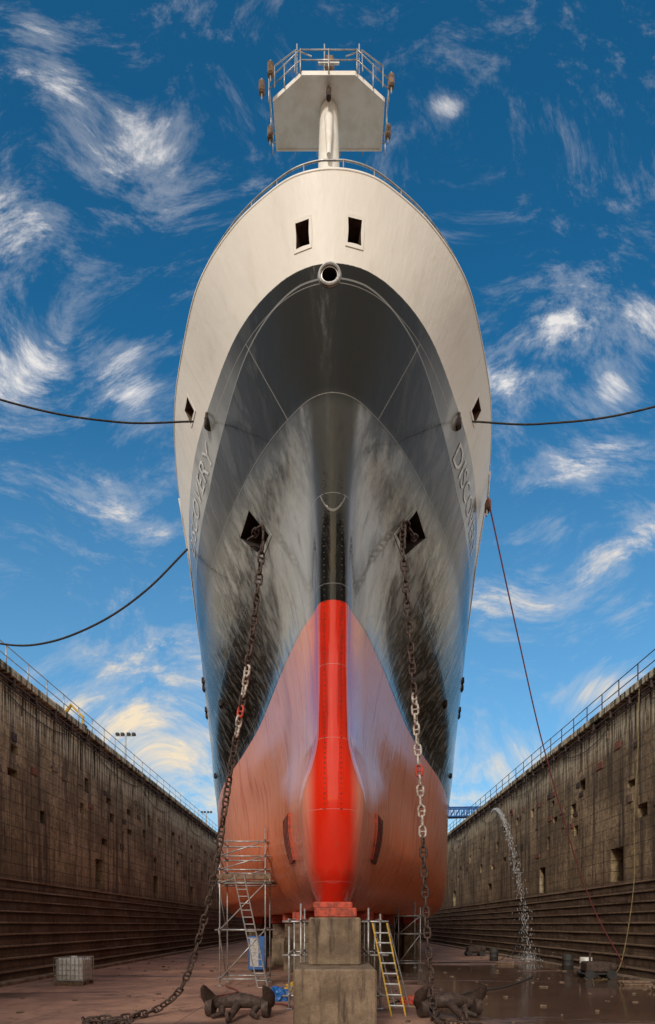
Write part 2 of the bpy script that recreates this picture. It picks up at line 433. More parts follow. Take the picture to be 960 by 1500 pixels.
for kd,poly,ty in HOLES:
    S=S_front if kd=='front' else S_side(-1 if kd=='L' else 1)
    cx=sum(p[0] for p in poly)/len(poly); cy=sum(p[1] for p in poly)/len(poly)
    N=outn(S,cx,cy)
    dense=[]
    for i in range(len(poly)):
        a=poly[i];b_=poly[(i+1)%len(poly)]; k=1 if ty=='ring' else 6
        for q in range(k): dense.append((a[0]+(b_[0]-a[0])*q/k,a[1]+(b_[1]-a[1])*q/k))
    def off(p,d):
        v=Vector((p[0]-cx,p[1]-cy)); l=v.length; return (cx+v.x*(l+d)/l,cy+v.y*(l+d)/l)
    w_={'sq':.045,'ring':.06,'anchor':.085}[ty]
    out=[S(*off(p,w_))+N*.004 for p in dense]; top=[S(*off(p,w_*.8))+N*.014 for p in dense]
    inn=[S(*off(p,-.03))+N*.012 for p in dense]; deep=[S(*off(p,-.03))-N*.45 for p in dense]
    n=len(dense); mb=MB(); V=out+top+inn+deep
    F=[]
    for r_ in range(2):
        for i in range(n): F.append((r_*n+i,r_*n+(i+1)%n,(r_+1)*n+(i+1)%n,(r_+1)*n+i))
    mb.add(V,F,0)
    F=[(2*n+i,2*n+(i+1)%n,3*n+(i+1)%n,3*n+i) for i in range(n)]
    mb.add(V,F,1); mb.add(V,[tuple(3*n+i for i in range(n))],2)
    if ty=='ring': mb.path([S(*off(p,.02))+N*.02 for p in dense],.032,8,0,closed=True)
    trim={'sq':M_hull,'ring':M_galv,'anchor':M_hull}[ty]
    mb.build({'sq':'mooring_port','ring':'bullseye_fairlead','anchor':'hawse_pocket'}[ty],[trim,M_brown if ty=='sq' else M_dark,M_dark],ship)
for sd in(-1,1):
    S=S_side(sd); mb=MB()
    c=S(14.7,16.05); N=outn(S,14.7,16.05)
    mb.path([c+N*.02+Vector((0,.15*math.cos(a),.17*math.sin(a))) for a in [k*math.pi/8 for k in range(16)]],.035,8,0,closed=True)
    mb.path([c+N*.03+Vector((0,.05,-.12)),c+N*.03+Vector((0,.05,.12))],.09,10,1)
    mb.build('roller_fairlead',[M_rust,M_black],ship,True)
    mb=MB()
    for k in range(4):
        y=17.6+k*.34
        mb.path([S(y,4.6+q*.15)+outn(S,y,4.6+q*.15)*.03 for q in range(11)],.05,6,1)
        mb.path([S(y+.17,4.6+q*.15)+outn(S,y+.17,4.6+q*.15)*.012 for q in range(11)],.08,6,0)
    mb.build('thruster_grille',[M_dark,M_redt],ship)
    mb=MB()
    for (y,z) in ((26,14.1),(26.8,14.1),(29,13.9),(29.8,13.9),(33,11.5),(24,12.2)):
        p=S(y,z); mb.bbox((p.x-.07,p.y-.16,p.z-.14),(p.x+.07,p.y+.16,p.z+.14),0,.03)
    mb.build('overboard_discharge',M_dark,ship)
cu=bpy.data.curves.new('t','FONT'); cu.body='DISCOVERY'; cu.size=1.; cu.space_character=1.1
tmp=bpy.data.objects.new('t',cu); scene.collection.objects.link(tmp)
bpy.context.view_layer.update()
tme=bpy.data.meshes.new_from_object(tmp.evaluated_get(bpy.context.evaluated_depsgraph_get()))
bm=bmesh.new(); bm.from_mesh(tme)
bmesh.ops.subdivide_edges(bm,edges=[e for e in bm.edges if e.calc_length()>.12],cuts=4); bmesh.ops.triangulate(bm,faces=bm.faces)
tv=[v.co.copy() for v in bm.verts]; tf=[[v.index for v in f.verts] for f in bm.faces]; bm.free()
bpy.data.objects.remove(tmp)
W=max(v.x for v in tv); H=max(v.y for v in tv)
for sd in(-1,1):
    vs=[]
    for v in tv:
        a=v.x/W; y=15.1+a*4.2 if sd>0 else 19.3-a*4.2
        z=15.4+v.y/H*.5; S=S_side(sd); vs.append(S(y,z)+Vector((sd*.02,-.008,0)))
    mb=MB(); mb.add(vs,tf); mb.build('ship_name_lettering',M_name,ship)
mb=MB()
for sd in(-1,1):
    for k in range(60):
        z=5.4+k*.125; x=sd*.21; w=.035 if k%3 else .05
        p=[S_front(x+a,z+b_)+Vector((0,-.010,0)) for a,b_ in((-w/2,0),(w/2,0),(w/2,.022),(-w/2,.022))]
        mb.add(p,[(0,1,2,3)])
mb.build('draft_marks',M_rust,ship)
mb=MB(); MX=-.1
mb.path([(MX,13.45,16),(MX,13.45,18.5),(MX,13.45,21.6),(MX,13.45,22.5)],[.36,.34,.25,.22],24,0)
mb.path([(MX,13.05,20.9),(MX,13.12,21.7),(MX,13.3,22.2),(MX,13.42,22.45)],[.05,.1,.12,.05],10,0)
mb.path([(MX,12.98,22.15),(MX,13.05,22.45)],[.06,.06],8,1)
mb.build('foremast',[M_white,M_rust],ship,True,40)
pl=[(-.62,12.85),(.62,12.85),(1.36,13.27),(1.36,14.12),(-1.36,14.12),(-1.36,13.27)]
mb=MB(); n=6
zb=22.5
lo=[(x+MX,y,zb) for x,y in pl]; hi=[(x+MX,y,zb+.1) for x,y in pl]
inb=[((x)*.965+MX,13.5+(y-13.5)*.95,zb+.0) for x,y in pl]; ind=[(x*.965+MX,13.5+(y-13.5)*.95,zb+.02) for x,y in pl]
mb.add(lo+hi+inb+ind,[(i,(i+1)%n,n+(i+1)%n,n+i) for i in range(n)]+[(i,2*n+i,2*n+(i+1)%n,(i+1)%n) for i in range(n)]+[(2*n+i,3*n+i,3*n+(i+1)%n,2*n+(i+1)%n) for i in range(n)]+[tuple(3*n+i for i in range(n)),tuple(n+i for i in range(n))])
mb.build('mast_platform',M_white,ship)
mb=MB()
zt=zb+.1
for i in range(6):
    a=Vector((pl[i][0]+MX,pl[i][1],0)); b_=Vector((pl[(i+1)%6][0]+MX,pl[(i+1)%6][1],0))
    c=Vector((MX,13.5,0)); a=a+(a-c)*.07; b_=b_+(b_-c)*.07
    for h in (.18,.42): mb.tube((a.x,a.y,zt+h),(b_.x,b_.y,zt+h),.013,6)
    L=(b_-a).length; k=max(1,round(L/.6))
    for q in range(k): 
        p=a+(b_-a)*q/k; mb.tube((p.x,p.y,zb-.03),(p.x,p.y,zt+.44),.015,6)
mb.build('platform_rail',M_galv,ship,True)
mb=MB()
for (x,y,z) in ((-1.5,13.9,22.65),(1.5,13.9,22.7),(1.5,13.1,22.75),(-1.38,12.95,22.8),(-1.62,13.2,22.75)):
    x+=MX; mb.bbox((x-.07,y-.07,z-.16),(x+.07,y+.07,z+.12),0,.03); mb.tube((x,y,z-.3),(x,y,z+.2),.018,6,1)
mb.bbox((MX-.13,13.0,22.85),(MX+.13,13.25,23.25),0,.04); mb.tube((MX-.25,12.9,22.85),(MX+.25,12.9,22.85),.025,8,1)
for x in(-.75,-.1,.72): mb.tube((x+MX,12.9,22.6),(x+MX,12.9,23.3),.016,6,1)
for s in(-1,1):
    mb.path([(s*.8+MX,12.86,22.6),(s*.78+MX,12.86,23.1),(s*.4+MX,12.86,22.95)],.014,6,1)
    mb.path([(s*1.3+MX,13.1,22.6),(s*1.3+MX,13.1,23.1),(s*.8+MX,12.9,23.15)],.014,6,1)
mb.build('mast_lights',[M_timber,M_galv],ship)
mb=MB(); S=S_side(1); p=S(18.3,17.3)
mb.tube(p+Vector((0,0,-1.1)),p+Vector((.12,0,.4)),.03,6,0); mb.bbox((p.x-.02,18.2,16.4),(p.x+.14,18.5,16.75),1,.04)
mb.build('side_davit',[M_galv,M_timber],ship)

# ---------------------------------------------------------------- chains
def link_mesh(L=.36,Wd=.23,r=.031,n1=16,n2=6):
    pts=[]; rad=Wd/2-r; hl=L/2-Wd/2
    for k in range(n1):
        a=2*math.pi*k/n1; y=math.cos(a)*rad; x=math.sin(a)*rad
        x+= hl if x>0.001 else (-hl if x<-.001 else 0)
        pts.append((x,y,0))
    m=MB(); m.path(pts,r,n2,0,closed=True); m.tube((0,-rad,0),(0,rad,0),r*.8,6); return m
LM=link_mesh()
def chain(name,pts,paint):
    P=smoothpath(pts,30); cum=[0]
    for a,b_ in zip(P[:-1],P[1:]): cum.append(cum[-1]+(b_-a).length)
    mb=MB(); s=0;k=0;step=.27; j=0
    while s<cum[-1]:
        while j<len(cum)-2 and cum[j+1]<s: j+=1
        t=(s-cum[j])/max(1e-6,cum[j+1]-cum[j]); p=P[j].lerp(P[j+1],t); d=(P[j+1]-P[j]).normalized()
        q=d.to_track_quat('X','Z').to_matrix().to_4x4()
        M=Matrix.Translation(p)@q@Matrix.Rotation((math.pi/2 if k%2 else 0)+.6+.25*math.sin(k*1.7),4,'X')
        mb.add([M@Vector(v) for v in LM.v],LM.f,paint(k)); s+=step;k+=1
    return mb.build(name,[M_rust,M_linkw,M_linkr],None,True)
pL=[(-2.25,15.1,13.2),(-1.85,14.45,12.95),(-2.03,14.5,11.2),(-2.3,14.55,9.2),(-2.8,14.6,6.24),(-3.1,14.6,4.24),(-3.5,14.8,2.6),(-4.1,15,.9),(-4.75,15.2,.25),(-5.1,14.6,.12),(-5.5,14.0,.12),(-6.2,13.7,.12),(-5.8,13.3,.12),(-5.0,13.4,.14),(-5.3,12.9,.12)]
chain('anchor_chain',pL,lambda k:2 if k in(21,) else (1 if k in(17,18,19,22,23) else 0))
pR=[(2.25,15.1,13.2),(1.85,14.45,12.95),(2.04,14.5,10.25),(2.23,14.5,7.5),(2.37,14.55,5.33),(2.5,14.6,2.6),(2.66,14.6,.6),(2.68,14.4,.16),(2.6,13.9,.12),(2.9,13.2,.12),(3.6,13.,.12)]
chain('anchor_chain',pR,lambda k:2 if k in(27,) else (1 if 20<=k<=26 or 28<=k<=33 else 0))

# ---------------------------------------------------------------- anchors
def anchor(x,y,rz,name='ship_anchor'):
    mb=MB()
    mb.path([(-.62,.1,.34),(-.3,0,.42),(0,-.05,.45),(.3,0,.42),(.62,.1,.34)],[.15,.19,.22,.19,.15],10)
    for s in(-1,1):
        prof=[(.62,.1,.34,.17,.16),(.80,.0,.42,.2,.14),(.86,-.2,.62,.2,.11),(.84,-.45,.80,.13,.07),(.80,-.62,.92,.03,.03)]
        mb.path([(s*a,b_,c) for a,b_,c,_,_ in prof],[.18,.2,.17,.1,.02],10)
        mb.path([(s*.68,-.1,.28),(s*.86,-.1,.28)],[.27,.27],14)
        mb.path([(s*.5,.05,.32),(s*.42,-.25,.12),(s*.62,-.5,.07)],[.11,.09,.05],8)
    mb.path([(0,0,.4),(0,-.4,.28),(0,-.95,.12)],[.13,.105,.085],8)
    mb.path([(.0,-1.05+.13*math.cos(a),.15+.13*math.sin(a)) for a in [k*math.pi/6 for k in range(12)]],.035,6,0,closed=True)
    mb.bbox((-.16,-.15,.3),(.16,.25,.62),0,.05)
    o=mb.build(name,M_rust,None,True,50); o.location=(x,y,0); o.rotation_euler=(0,0,rz); return o
anchor(-2.55,14.9,R(-6)); anchor(3.15,15.0,R(12))

# ---------------------------------------------------------------- keel blocks
def blocks(name,y,front=False):
    e=empty(name)
    mb=MB()
    if front:
        mb.bbox((-.86,11.8,-.05),(.95,14.2,1.54),0,.04); mb.build('concrete_base',M_block,e)
        mb=MB(); mb.bbox((-.58,12.9,1.54),(.66,14.9,2.68),0,.04); mb.build('concrete_block',M_block,e)
        mb=MB(); mb.bbox((-.45,13.25,2.68),(.58,15.6,2.92),0,.03); mb.bbox((-.5,13.9,2.92),(.5,15.7,3.09),0,.03); mb.build('timber_cap',M_redt,e)
    else:
        mb.bbox((-.7,y,-.05),(.7,y+1.2,1.5),0,.04); mb.bbox((-.6,y+.1,1.5),(.6,y+1.1,2.7),0,.04); mb.build('concrete_base',M_block,e)
        mb=MB(); mb.bbox((-.55,y+.05,2.7),(.55,y+1.15,3.09),0,.03); mb.build('timber_cap',M_redt,e)
blocks('keel_block',0,True)
for k in range(14): blocks('keel_block',17+k*2.6)
for sd in(-1,1):
    for k in range(9):
        y=24+k*4.5; w=hb(3.1,y)
        xs=[sd*min(w*.8,3.2)]+([sd*6.0] if w>6.4 else [])
        for x in xs:
            e=empty('bilge_block'); mb=MB()
            mb.bbox((x-.55,y,-.05),(x+.55,y+1.2,1.7),0,.04); mb.build('concrete_base',M_block,e)
            mb=MB(); mb.bbox((x-.5,y+.1,1.7),(x+.5,y+1.1,2.6),0,.03); mb.build('timber_stack',M_timber,e)
            mb=MB(); mb.bbox((x-.6,y,2.6),(x+.6,y+1.2,3.08),0,.03); mb.build('timber_cap',M_redt,e)
# ---------------------------------------------------------------- scaffolding
def scaffold(name,x0,x1,y0,y1,levels,top,brace=True):
    e=empty(name); mb=MB(); r=.03
    for x in(x0,x1):
        for y in(y0,y1): mb.tube((x,y,.03),(x,y,top+random.uniform(-.3,.5)),r,8); mb.bbox((x-.09,y-.09,0),(x+.09,y+.09,.04),0,.01)
    for z in levels:
        for y in(y0,y1): mb.tube((x0-.2,y,z),(x1+.25,y,z),r,8)
        for x in(x0,x1): mb.tube((x,y0-.2,z+.06),(x,y1+.2,z+.06),r,8)
    if brace:
        for a,b_ in zip(levels[:-1],levels[1:]):
            mb.tube((x0,y0-.05,a),(x1,y0-.05,b_),r*.9,8); mb.tube((x0-.05,y0,b_),(x0-.05,y1,a),r*.9,8)
    mb.build('tubes',M_galv,e,True)
    return e
e=scaffold('scaffold_tower',-4.6,-2.75,22.2,23.8,[.3,2.3,4.2,4.75,5.3,5.9],6.5)
mb=MB()
for k in range(5): mb.bbox((-4.8,22.15+k*.3,4.25),(-2.4,22.4+k*.3,4.31),0,.01)
mb.bbox((-4.75,22.12,4.36),(-2.5,22.16,4.56),0,.01)
mb.build('planks',M_timber,e)
mb=MB()
for s in(0,.4): mb.tube((-3.0+s,21.8,.0),(-4.0+s,22.1,4.5),.028,6)
for k in range(16):
    f=k/16; mb.tube((-3.0-1.*f,21.8+.3*f,4.5*f),(-2.6-1.*f,21.8+.3*f,4.5*f),.02,6)
mb.build('ladder',M_galv,e)
scaffold('scaffold_tower',-1.3,-.95,16.2,18.4,[.4,1.6,2.6],2.7,False)
scaffold('scaffold_tower',1.05,1.4,16.2,18.4,[.4,1.6,2.6],2.7,False)
e=scaffold('scaffold_tower',3.6,4.8,30,32,[.4,2.,3.0],3.6,True)
def stepladder():
    mb=MB(); 
    for s in(0,.42):
        mb.tube((1.6+s*.9,14.9-s*.2,0),(1.15+s,15.9,2.55),.024,6); mb.tube((1.9+s,16.6,0),(1.18+s,15.95,2.55),.022,6,1)
    for k in range(1,9):
        f=k/9; a=Vector((1.6,14.9,0)).lerp(Vector((1.15,15.9,2.55)),f); b_=Vector((1.6+.378,14.816,0)).lerp(Vector((1.57,15.9,2.55)),f)
        mb.tube(a,b_,.026,6,1)
    mb.build('step_ladder',[M_yellow,M_galv],None)
stepladder()
def ibc(x,y):
    e=empty('intermediate_bulk_container'); mb=MB()
    mb.bbox((x-.56,y-.46,.16),(x+.56,y+.46,1.12),0,.08); mb.path([(x,y,1.1),(x,y,1.2)],.12,12,0); mb.build('tank',M_plast,e)
    mb=MB()
    for k in range(8):
        for yy in(y-.5,y+.5): mb.tube((x-.6+k*.171,yy,.15),(x-.6+k*.171,yy,1.16),.014,6)
    for k in range(7):
        for xx in(x-.6,x+.6): mb.tube((xx,y-.5+k*.166,.15),(xx,y-.5+k*.166,1.16),.014,6)
    for z in(.2,.42,.64,.86,1.15): mb.path([(x-.6,y-.5,z),(x+.6,y-.5,z),(x+.6,y+.5,z),(x-.6,y+.5,z)],.014,6,0,closed=True)
    mb.build('cage',M_galv,e)
    mb=MB()
    for k in range(3): mb.bbox((x-.6,y-.5+k*.43,.0),(x+.6,y-.36+k*.43,.14),0,.01)
    mb.build('pallet',M_timber,e)
ibc(-10.9,23.)
def tarp(x,y,sx,sy,sz,name='blue_tarpaulin',m=M_blue):
    bm=bmesh.new(); bmesh.ops.create_icosphere(bm,subdivisions=4,radius=1)
    for v in bm.verts:
        d=mnoise.noise(v.co*3.1+Vector((x,y,0)))*.35+mnoise.noise(v.co*8)*.14
        v.co=v.co*(1+d); v.co=Vector((v.co.x*sx,v.co.y*sy,max(0,v.co.z*sz+.0)))
    me=bpy.data.meshes.new(name); bm.to_mesh(me); bm.free(); me.materials.append(m)
    o=bpy.data.objects.new(name,me); scene.collection.objects.link(o); o.location=(x,y,0.005)
tarp(-1.85,18.2,.42,.35,.42); tarp(2.6,17.5,.45,.4,.22,'rag_pile',M_redt); tarp(-1.5,21,.35,.3,.3,'yellow_bag',M_yellow)
e=empty('site_cabinet'); mb=MB(); mb.bbox((-4.5,29,.1),(-3.6,30,1.9),0,.05); mb.bbox((-4.4,28.97,.3),(-3.95,29.0,1.8),1,.005); mb.build('body',[M_blue,M_galv],e)
def drum(x,y,m):
    mb=MB(); mb.path([(x,y,0),(x,y,.02),(x,y,.28),(x,y,.3),(x,y,.32),(x,y,.58),(x,y,.6),(x,y,.62),(x,y,.88),(x,y,.9)],[.27,.29,.29,.305,.29,.29,.305,.29,.29,.27],18); mb.build('oil_drum',m,None,True,50)
drum(12.9,30,M_black); drum(12.6,27.2,M_plast); drum(11.2,38,M_black)
def pump(x,y,m):
    e=empty('water_pump'); mb=MB(); mb.bbox((x-.7,y-.4,.3),(x+.4,y+.4,.8),0,.08); mb.path([(x+.4,y,.55),(x+.75,y,.55)],.22,14,1)
    mb.path([(x-.4,y,.75),(x-.4,y,1.15),(x-.3,y,1.25)],.05,8,1); mb.build('body',[m,M_rust],e)
    mb=MB()
    for sx in(-.6,.4):
        for sy in(-.4,.4): mb.path([(x+sx,y+sy-.05,.22),(x+sx,y+sy+.05,.22)],.22,14)
    mb.bbox((x-.85,y-.35,.2),(x+.7,y+.35,.28),0,.02); mb.build('chassis',M_black,e)
pump(12.4,25.5,M_rust); pump(11.5,44,M_rust)
for (x,y,l) in ((12.6,22.5,1.2),(10.8,34,1.),(12.5,20.5,.8)):
    mb=MB()
    for k in range(4): mb.bbox((x-l/2,y+k*.14,.0+.09*(k%2)),(x+l/2,y+k*.14+.12,.08+.09*(k%2)),0,.01)
    mb.build('timber_stack',M_timber)

# ---------------------------------------------------------------- dock
def wall(sd,name,seed):
    rg=random.Random(seed)
    e=empty(name)
    prof=[(13.9,-.1)]; x=13.9;z=0
    for k in range(9):
        z+=STEP; prof+=[(x,z-.09),(x-.05,z-.08),(x-.05,z-.01),(x-.03,z)]; x+=TREAD; prof.append((x,z))
    XW=x
    Ys=[-40+k*2. for k in range(105)]
    mb=MB(); V=[(sd*(a+.03*math.sin(y*1.3+b_*3)+ (rg.uniform(-.012,.012))),y,b_+rg.uniform(-.004,.004)) for y in Ys for a,b_ in prof]
    n=len(prof); F=[]
    for i in range(len(Ys)-1):
        for k in range(n-1): F.append((i*n+k,(i+1)*n+k,(i+1)*n+k+1,i*n+k+1))
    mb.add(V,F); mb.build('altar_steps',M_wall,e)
    holes=[]
    y=12
    while y<150:
        holes.append((y,y+1.1+rg.random()*.5,4.95,6.7+rg.random()*.4)); y+=11+rg.random()*9
    for zz in (8.1,9.6,11.1):
        y=14+rg.random()*5
        while y<150:
            holes.append((y,y+.45+rg.random()*.5,zz+rg.choice((0,.3)),zz+rg.choice((.45,.7,.95)))); y+=rg.choice((3.,4.,7.,10.))+rg.random()
    ZB=prof[-1][1]; ZT=14.7
    ye=sorted(set([-40,168]+[h[0] for h in holes]+[h[1] for h in holes]))
    mb=MB()
    for a,b_ in zip(ye[:-1],ye[1:]):
        hs=[h for h in holes if h[0]<=(a+b_)/2<=h[1]]
        zs=sorted(set([ZB,ZT]+[h[2] for h in hs]+[h[3] for h in hs]))
        for c,d in zip(zs[:-1],zs[1:]):
            if any(h[2]<=(c+d)/2<=h[3] for h in hs): continue
            mb.add([(sd*XW,a,c),(sd*XW,b_,c),(sd*XW,b_,d),(sd*XW,a,d)],[(0,1,2,3)])
    for h in holes:
        a,b_,c,d=h; D=XW+.7
        v=[(sd*XW,a,c),(sd*XW,b_,c),(sd*XW,b_,d),(sd*XW,a,d),(sd*D,a,c),(sd*D,b_,c),(sd*D,b_,d),(sd*D,a,d)]
        mb.add(v,[(0,1,5,4),(1,2,6,5),(2,3,7,6),(3,0,4,7)],0); mb.add([v[i] for i in(4,5,6,7)],[(0,1,2,3)],1)
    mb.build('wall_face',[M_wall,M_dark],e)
    mb=MB()
    for k in range(90):
        y=rg.uniform(14,140); z=rg.uniform(7.5,12.5); mb.bbox((min(sd*XW,sd*(XW-.05)),y,z),(max(sd*XW,sd*(XW-.05)),y+.35+rg.random()*.4,z+.25+rg.random()*.2),rg.choice((0,1,2,2)),.01)
    mb.build('wall_patches',[M_brick,M_rust,M_block],e)
    mb=MB(); 
    def bx(x0,x1,y0,y1,z0,z1,mi=0): mb.bbox((min(sd*x0,sd*x1),y0,z0),(max(sd*x0,sd*x1),y1,z1),mi,.04)
    y=-40
    while y<168:
        bx(XW-.32,XW+1.2,y,y+3.97,14.7,15.1); y+=4
    mb.build('coping',M_wall,e)
    mb=MB()
    y=-39
    while y<165:
        bx(XW-.28,XW,y,y+.14,14.25,14.69,0); y+=2
    for z,r in((14.45,.07),(14.15,.05)): mb.path([(sd*(XW-.15),-38+k*5,z+.03*math.sin(k*2)) for k in range(41)],r,8)
    y=3
    while y<160:
        L=rg.uniform(.4,2.2); mb.tube((sd*(XW-.05),y,14.5),(sd*(XW-.03),y+rg.uniform(-.1,.1),14.5-L),rg.uniform(.02,.06),6,rg.choice((0,1))); y+=rg.uniform(.8,5)
    y=6
    while y<120:
        L=rg.uniform(5,10); s_=rg.uniform(.3,1.1)
        mb.path([(sd*(XW-.08),y+L*q/10,13.9-s_*4*(q/10)*(1-q/10)) for q in range(11)],.025,6,0); y+=L+rg.uniform(0,6)
    mb.build('service_pipes',[M_rust,M_block],e)
    return XW
XW=wall(-1,'dock_wall',1); wall(1,'dock_wall',2)
for sd in(-1,1):
    mb=MB(); y=-38
    while y<160:
        mb.tube((sd*(XW-.1),y,15.1),(sd*(XW-.1),y,16.15),.03,6); y+=1.9
    for z in(15.6,16.13): mb.path([(sd*(XW-.1),-38+k*3,z+random.uniform(-.015,.015)) for k in range(66)],.026,6)
    mb.build('quay_railing',M_rust if sd>0 else M_galv,None,True)
mb=MB(); mb.add([(-900,-900,0),(900,-900,0),(900,1500,0),(-900,1500,0)],[(0,1,2,3)]); mb.build('ground',M_floor)
for sd in(-1,1):
    mb=MB(); a,b_=sorted((sd*(XW+1.19),sd*700)); mb.box((a,-40,.2),(b_,900,15.06)); mb.build('quay',M_quay)
mb=MB()
for k in range(8): mb.bbox((-17,150+k*1.2,k*1.8),(17,153+k*1.2,(k+1)*1.8-.01),0,.05)
mb.build('dock_end_wall',M_wall)
for sd in(-1,1):
    mb=MB()
    for k in range(50): mb.bbox((min(sd*13.3,sd*13.85),-20+k*3.,-.05),(max(sd*13.3,sd*13.85),-20+k*3.+2.95,.16),0,.03)
    mb.build('dock_kerb',M_block)
mb=MB(); rd=random.Random(9)
for k in range(260):
    x=rd.uniform(-13,13); y=rd.uniform(13.5,45); s=rd.uniform(.015,.06)
    if abs(x)<1.5: continue
    M=Matrix.Translation((x,y,s*.4))@Matrix.Rotation(rd.uniform(0,3.1),4,'Z')
    mb.bbox((-s*rd.uniform(.6,3),-s,-s*.5),(s*rd.uniform(.6,3),s,s*.5),rd.choice((0,1,2,2)),s*.2,M)
mb.build('floor_debris',[M_timber,M_rust,M_block])

def lamp(x,y,h):
    e=empty('floodlight_pole'); mb=MB(); mb.path([(x,y,15),(x,y,15+h)],[.12,.07],10); mb.tube((x-.9,y,15+h),(x+.9,y,15+h),.05,6)
    for k in(-.8,-.3,.3,.8): mb.bbox((x+k-.17,y-.15,15+h+.02),(x+k+.17,y+.2,15+h+.3),1,.04)
    mb.build('pole',[M_galv,M_black],e)
lamp(-20.5,54,6.2); lamp(-22,95,7)
def machine(x,y):
    e=empty('mini_excavator'); mb=MB(); mb.bbox((x-.9,y-.6,15.5),(x+.6,y+.6,16.2),0,.1); mb.bbox((x-.2,y-.5,16.2),(x+.6,y+.5,17.1),1,.08); mb.bbox((x-.15,y-.45,17.1),(x+.65,y+.55,17.2),0,.03)
    mb.path([(x+.6,y,16.1),(x+1.4,y,17.2),(x+2.2,y,16.4),(x+2.2,y,15.9)],[.14,.12,.09,.09],6,0); mb.bbox((x+1.95,y-.25,15.5),(x+2.4,y+.25,15.9),1,.06)
    mb.build('body',[M_yellow,M_black],e)
    mb=MB()
    for s in(-.5,.5): mb.bbox((x-1,y+s-.18,15.07),(x+.8,y+s+.18,15.5),0,.15)
    mb.build('tracks',M_black,e)
machine(-18.9,36.5)
e=empty('blue_gangway'); mb=MB()
a=Vector((13.6,66,15.6)); b_=Vector((22.,72,17.0)); 
for dz in(0,1.1):
    for dy in(0,1.0): mb.tube(a+Vector((0,dy,dz)),b_+Vector((0,dy,dz)),.1,8)
for k in range(12):
    p=a.lerp(b_,k/11); q=a.lerp(b_,min(1,(k+1)/11))
    for dy in(0,1.): mb.tube(p+Vector((0,dy,0)),p+Vector((0,dy,1.1)),.06,6); mb.tube(p+Vector((0,dy,0)),q+Vector((0,dy,1.1)),.05,6)
mb.add([a+Vector((0,0,.02)),b_+Vector((0,0,.02)),b_+Vector((0,1,.02)),a+Vector((0,1,.02))],[(0,1,2,3)])
mb.build('truss',M_blue,e)

def rope(name,pts,r,m): 
    mb=MB(); mb.path(smoothpath(pts,14),r,8); mb.build(name,m,None,True)
rope('mooring_rope',[(-3.75,14.7,16.05),(-5.6,14.0,15.4),(-7.9,13,15.0),(-12,11,14.9),(-16.9,9,15.3)],.022,M_rope)
rope('mooring_rope',[(3.75,14.7,16.05),(5.4,14.0,15.35),(7.7,13,14.85),(12,11,14.75),(16.9,9,15.3)],.022,M_rope)
rope('mooring_rope',[(-5.3,19.9,16.2),(-6.8,19.9,14.7),(-8.4,19.8,13.5),(-10.3,19.8,12.75),(-12,19.7,12.65),(-14.5,19.5,13.3),(-17,19.2,15.15)],.036,M_rope)
rope('mooring_rope',[(5.1,18,16.6),(6.7,19.8,13.),(8.4,21.5,9.1),(11.2,24,3.85),(13.3,24.8,.5)],.025,M_ropered)
rope('water_hose',[(15.7,28,14.6),(15.4,27.6,11),(15.0,27.2,8),(14.6,26.5,4.5),(13.8,26,1),(13.0,25.5,.08),(11.5,24,.05),(10.5,22,.05)],.022,M_hose)
rope('water_hose',[(15.6,44,14.6),(15.2,43,8),(14.6,42,3),(13.6,41,.6),(12,39,.06)],.03,M_rope)
rope('air_hose',[(-4.3,22,.05),(-3.5,20,.04),(-4.2,18.5,.04),(-3.0,17.6,.04),(-1.6,17,.04),(-1.2,16.2,.04)],.03,M_ropered)
rope('air_hose',[(1.8,17,.04),(2.6,18.5,.04),(3.8,18,.04),(5,20,.04),(7,22,.04),(9.5,26,.04)],.03,M_rope)
mb=MB()
for k in range(1100):
    t=rng.rand(); y=54-17*t; x=15.6-2.2*t; z=13.6+1.0*t-14.5*t*t
    sp=.03+.38*t; p=Vector((x+rng.normal()*sp*.5,y+rng.normal()*sp,max(.02,z+rng.normal()*sp*.6)))
    s=rng.uniform(.008,.024); d=Vector((0,-.5,-t*1.5-.2)).normalized()*s*5
    mb.add([p-d,p+Vector((s,0,0)),p+Vector((-s*.5,s,0)),p+Vector((-s*.5,-s,0)),p+d],[(0,1,2),(0,2,3),(0,3,1),(4,2,1),(4,3,2),(4,1,3)])
for k in range(500):
    an=rng.rand()*6.28; rr=abs(rng.normal())*.9; p=Vector((13.2+rr*math.cos(an)*.8,36.9+rr*math.sin(an)*1.5,abs(rng.normal())*.3)); s=rng.uniform(.015,.04)
    mb.add([p,p+Vector((s,0,0)),p+Vector((0,s,0)),p+Vector((0,0,s))],[(0,1,2),(0,1,3),(1,2,3),(0,2,3)])
mw,t,b,tc=newmat('spray_water'); b.inputs['Base Color'].default_value=(.6,.63,.65,1); b.inputs['Roughness'].default_value=.3
mb.build('water_jet',mw)

# ---------------------------------------------------------------- world
w=bpy.data.worlds.new('World'); scene.world=w; w.use_nodes=True
t=NT(w.node_tree); bg=t.n['Background']
sky=t.new('ShaderNodeTexSky'); sky.sky_type='NISHITA'; sky.sun_disc=False
EL,AZ=R(27),R(194)
sky.sun_elevation=EL; sky.sun_rotation=AZ; sky.air_density=1.; sky.dust_density=.8; sky.ozone_density=2.
d=t.new('ShaderNodeTexCoord').outputs['Generated']; x,y,z=t.sep(d)
ay=t.m('MAXIMUM',t.m('ABSOLUTE',y),.12)
u=t.m('DIVIDE',x,ay); v=t.m('DIVIDE',z,ay); uv=t.comb(u,v,0.)
hs=t.new('ShaderNodeHueSaturation'); hs.inputs['Saturation'].default_value=1.4; hs.inputs['Hue'].default_value=.49; t.put(hs.inputs['Value'],t.mr(v,.4,1.6,1.6,1.25)); t.put(hs.inputs['Color'],sky.outputs[0])
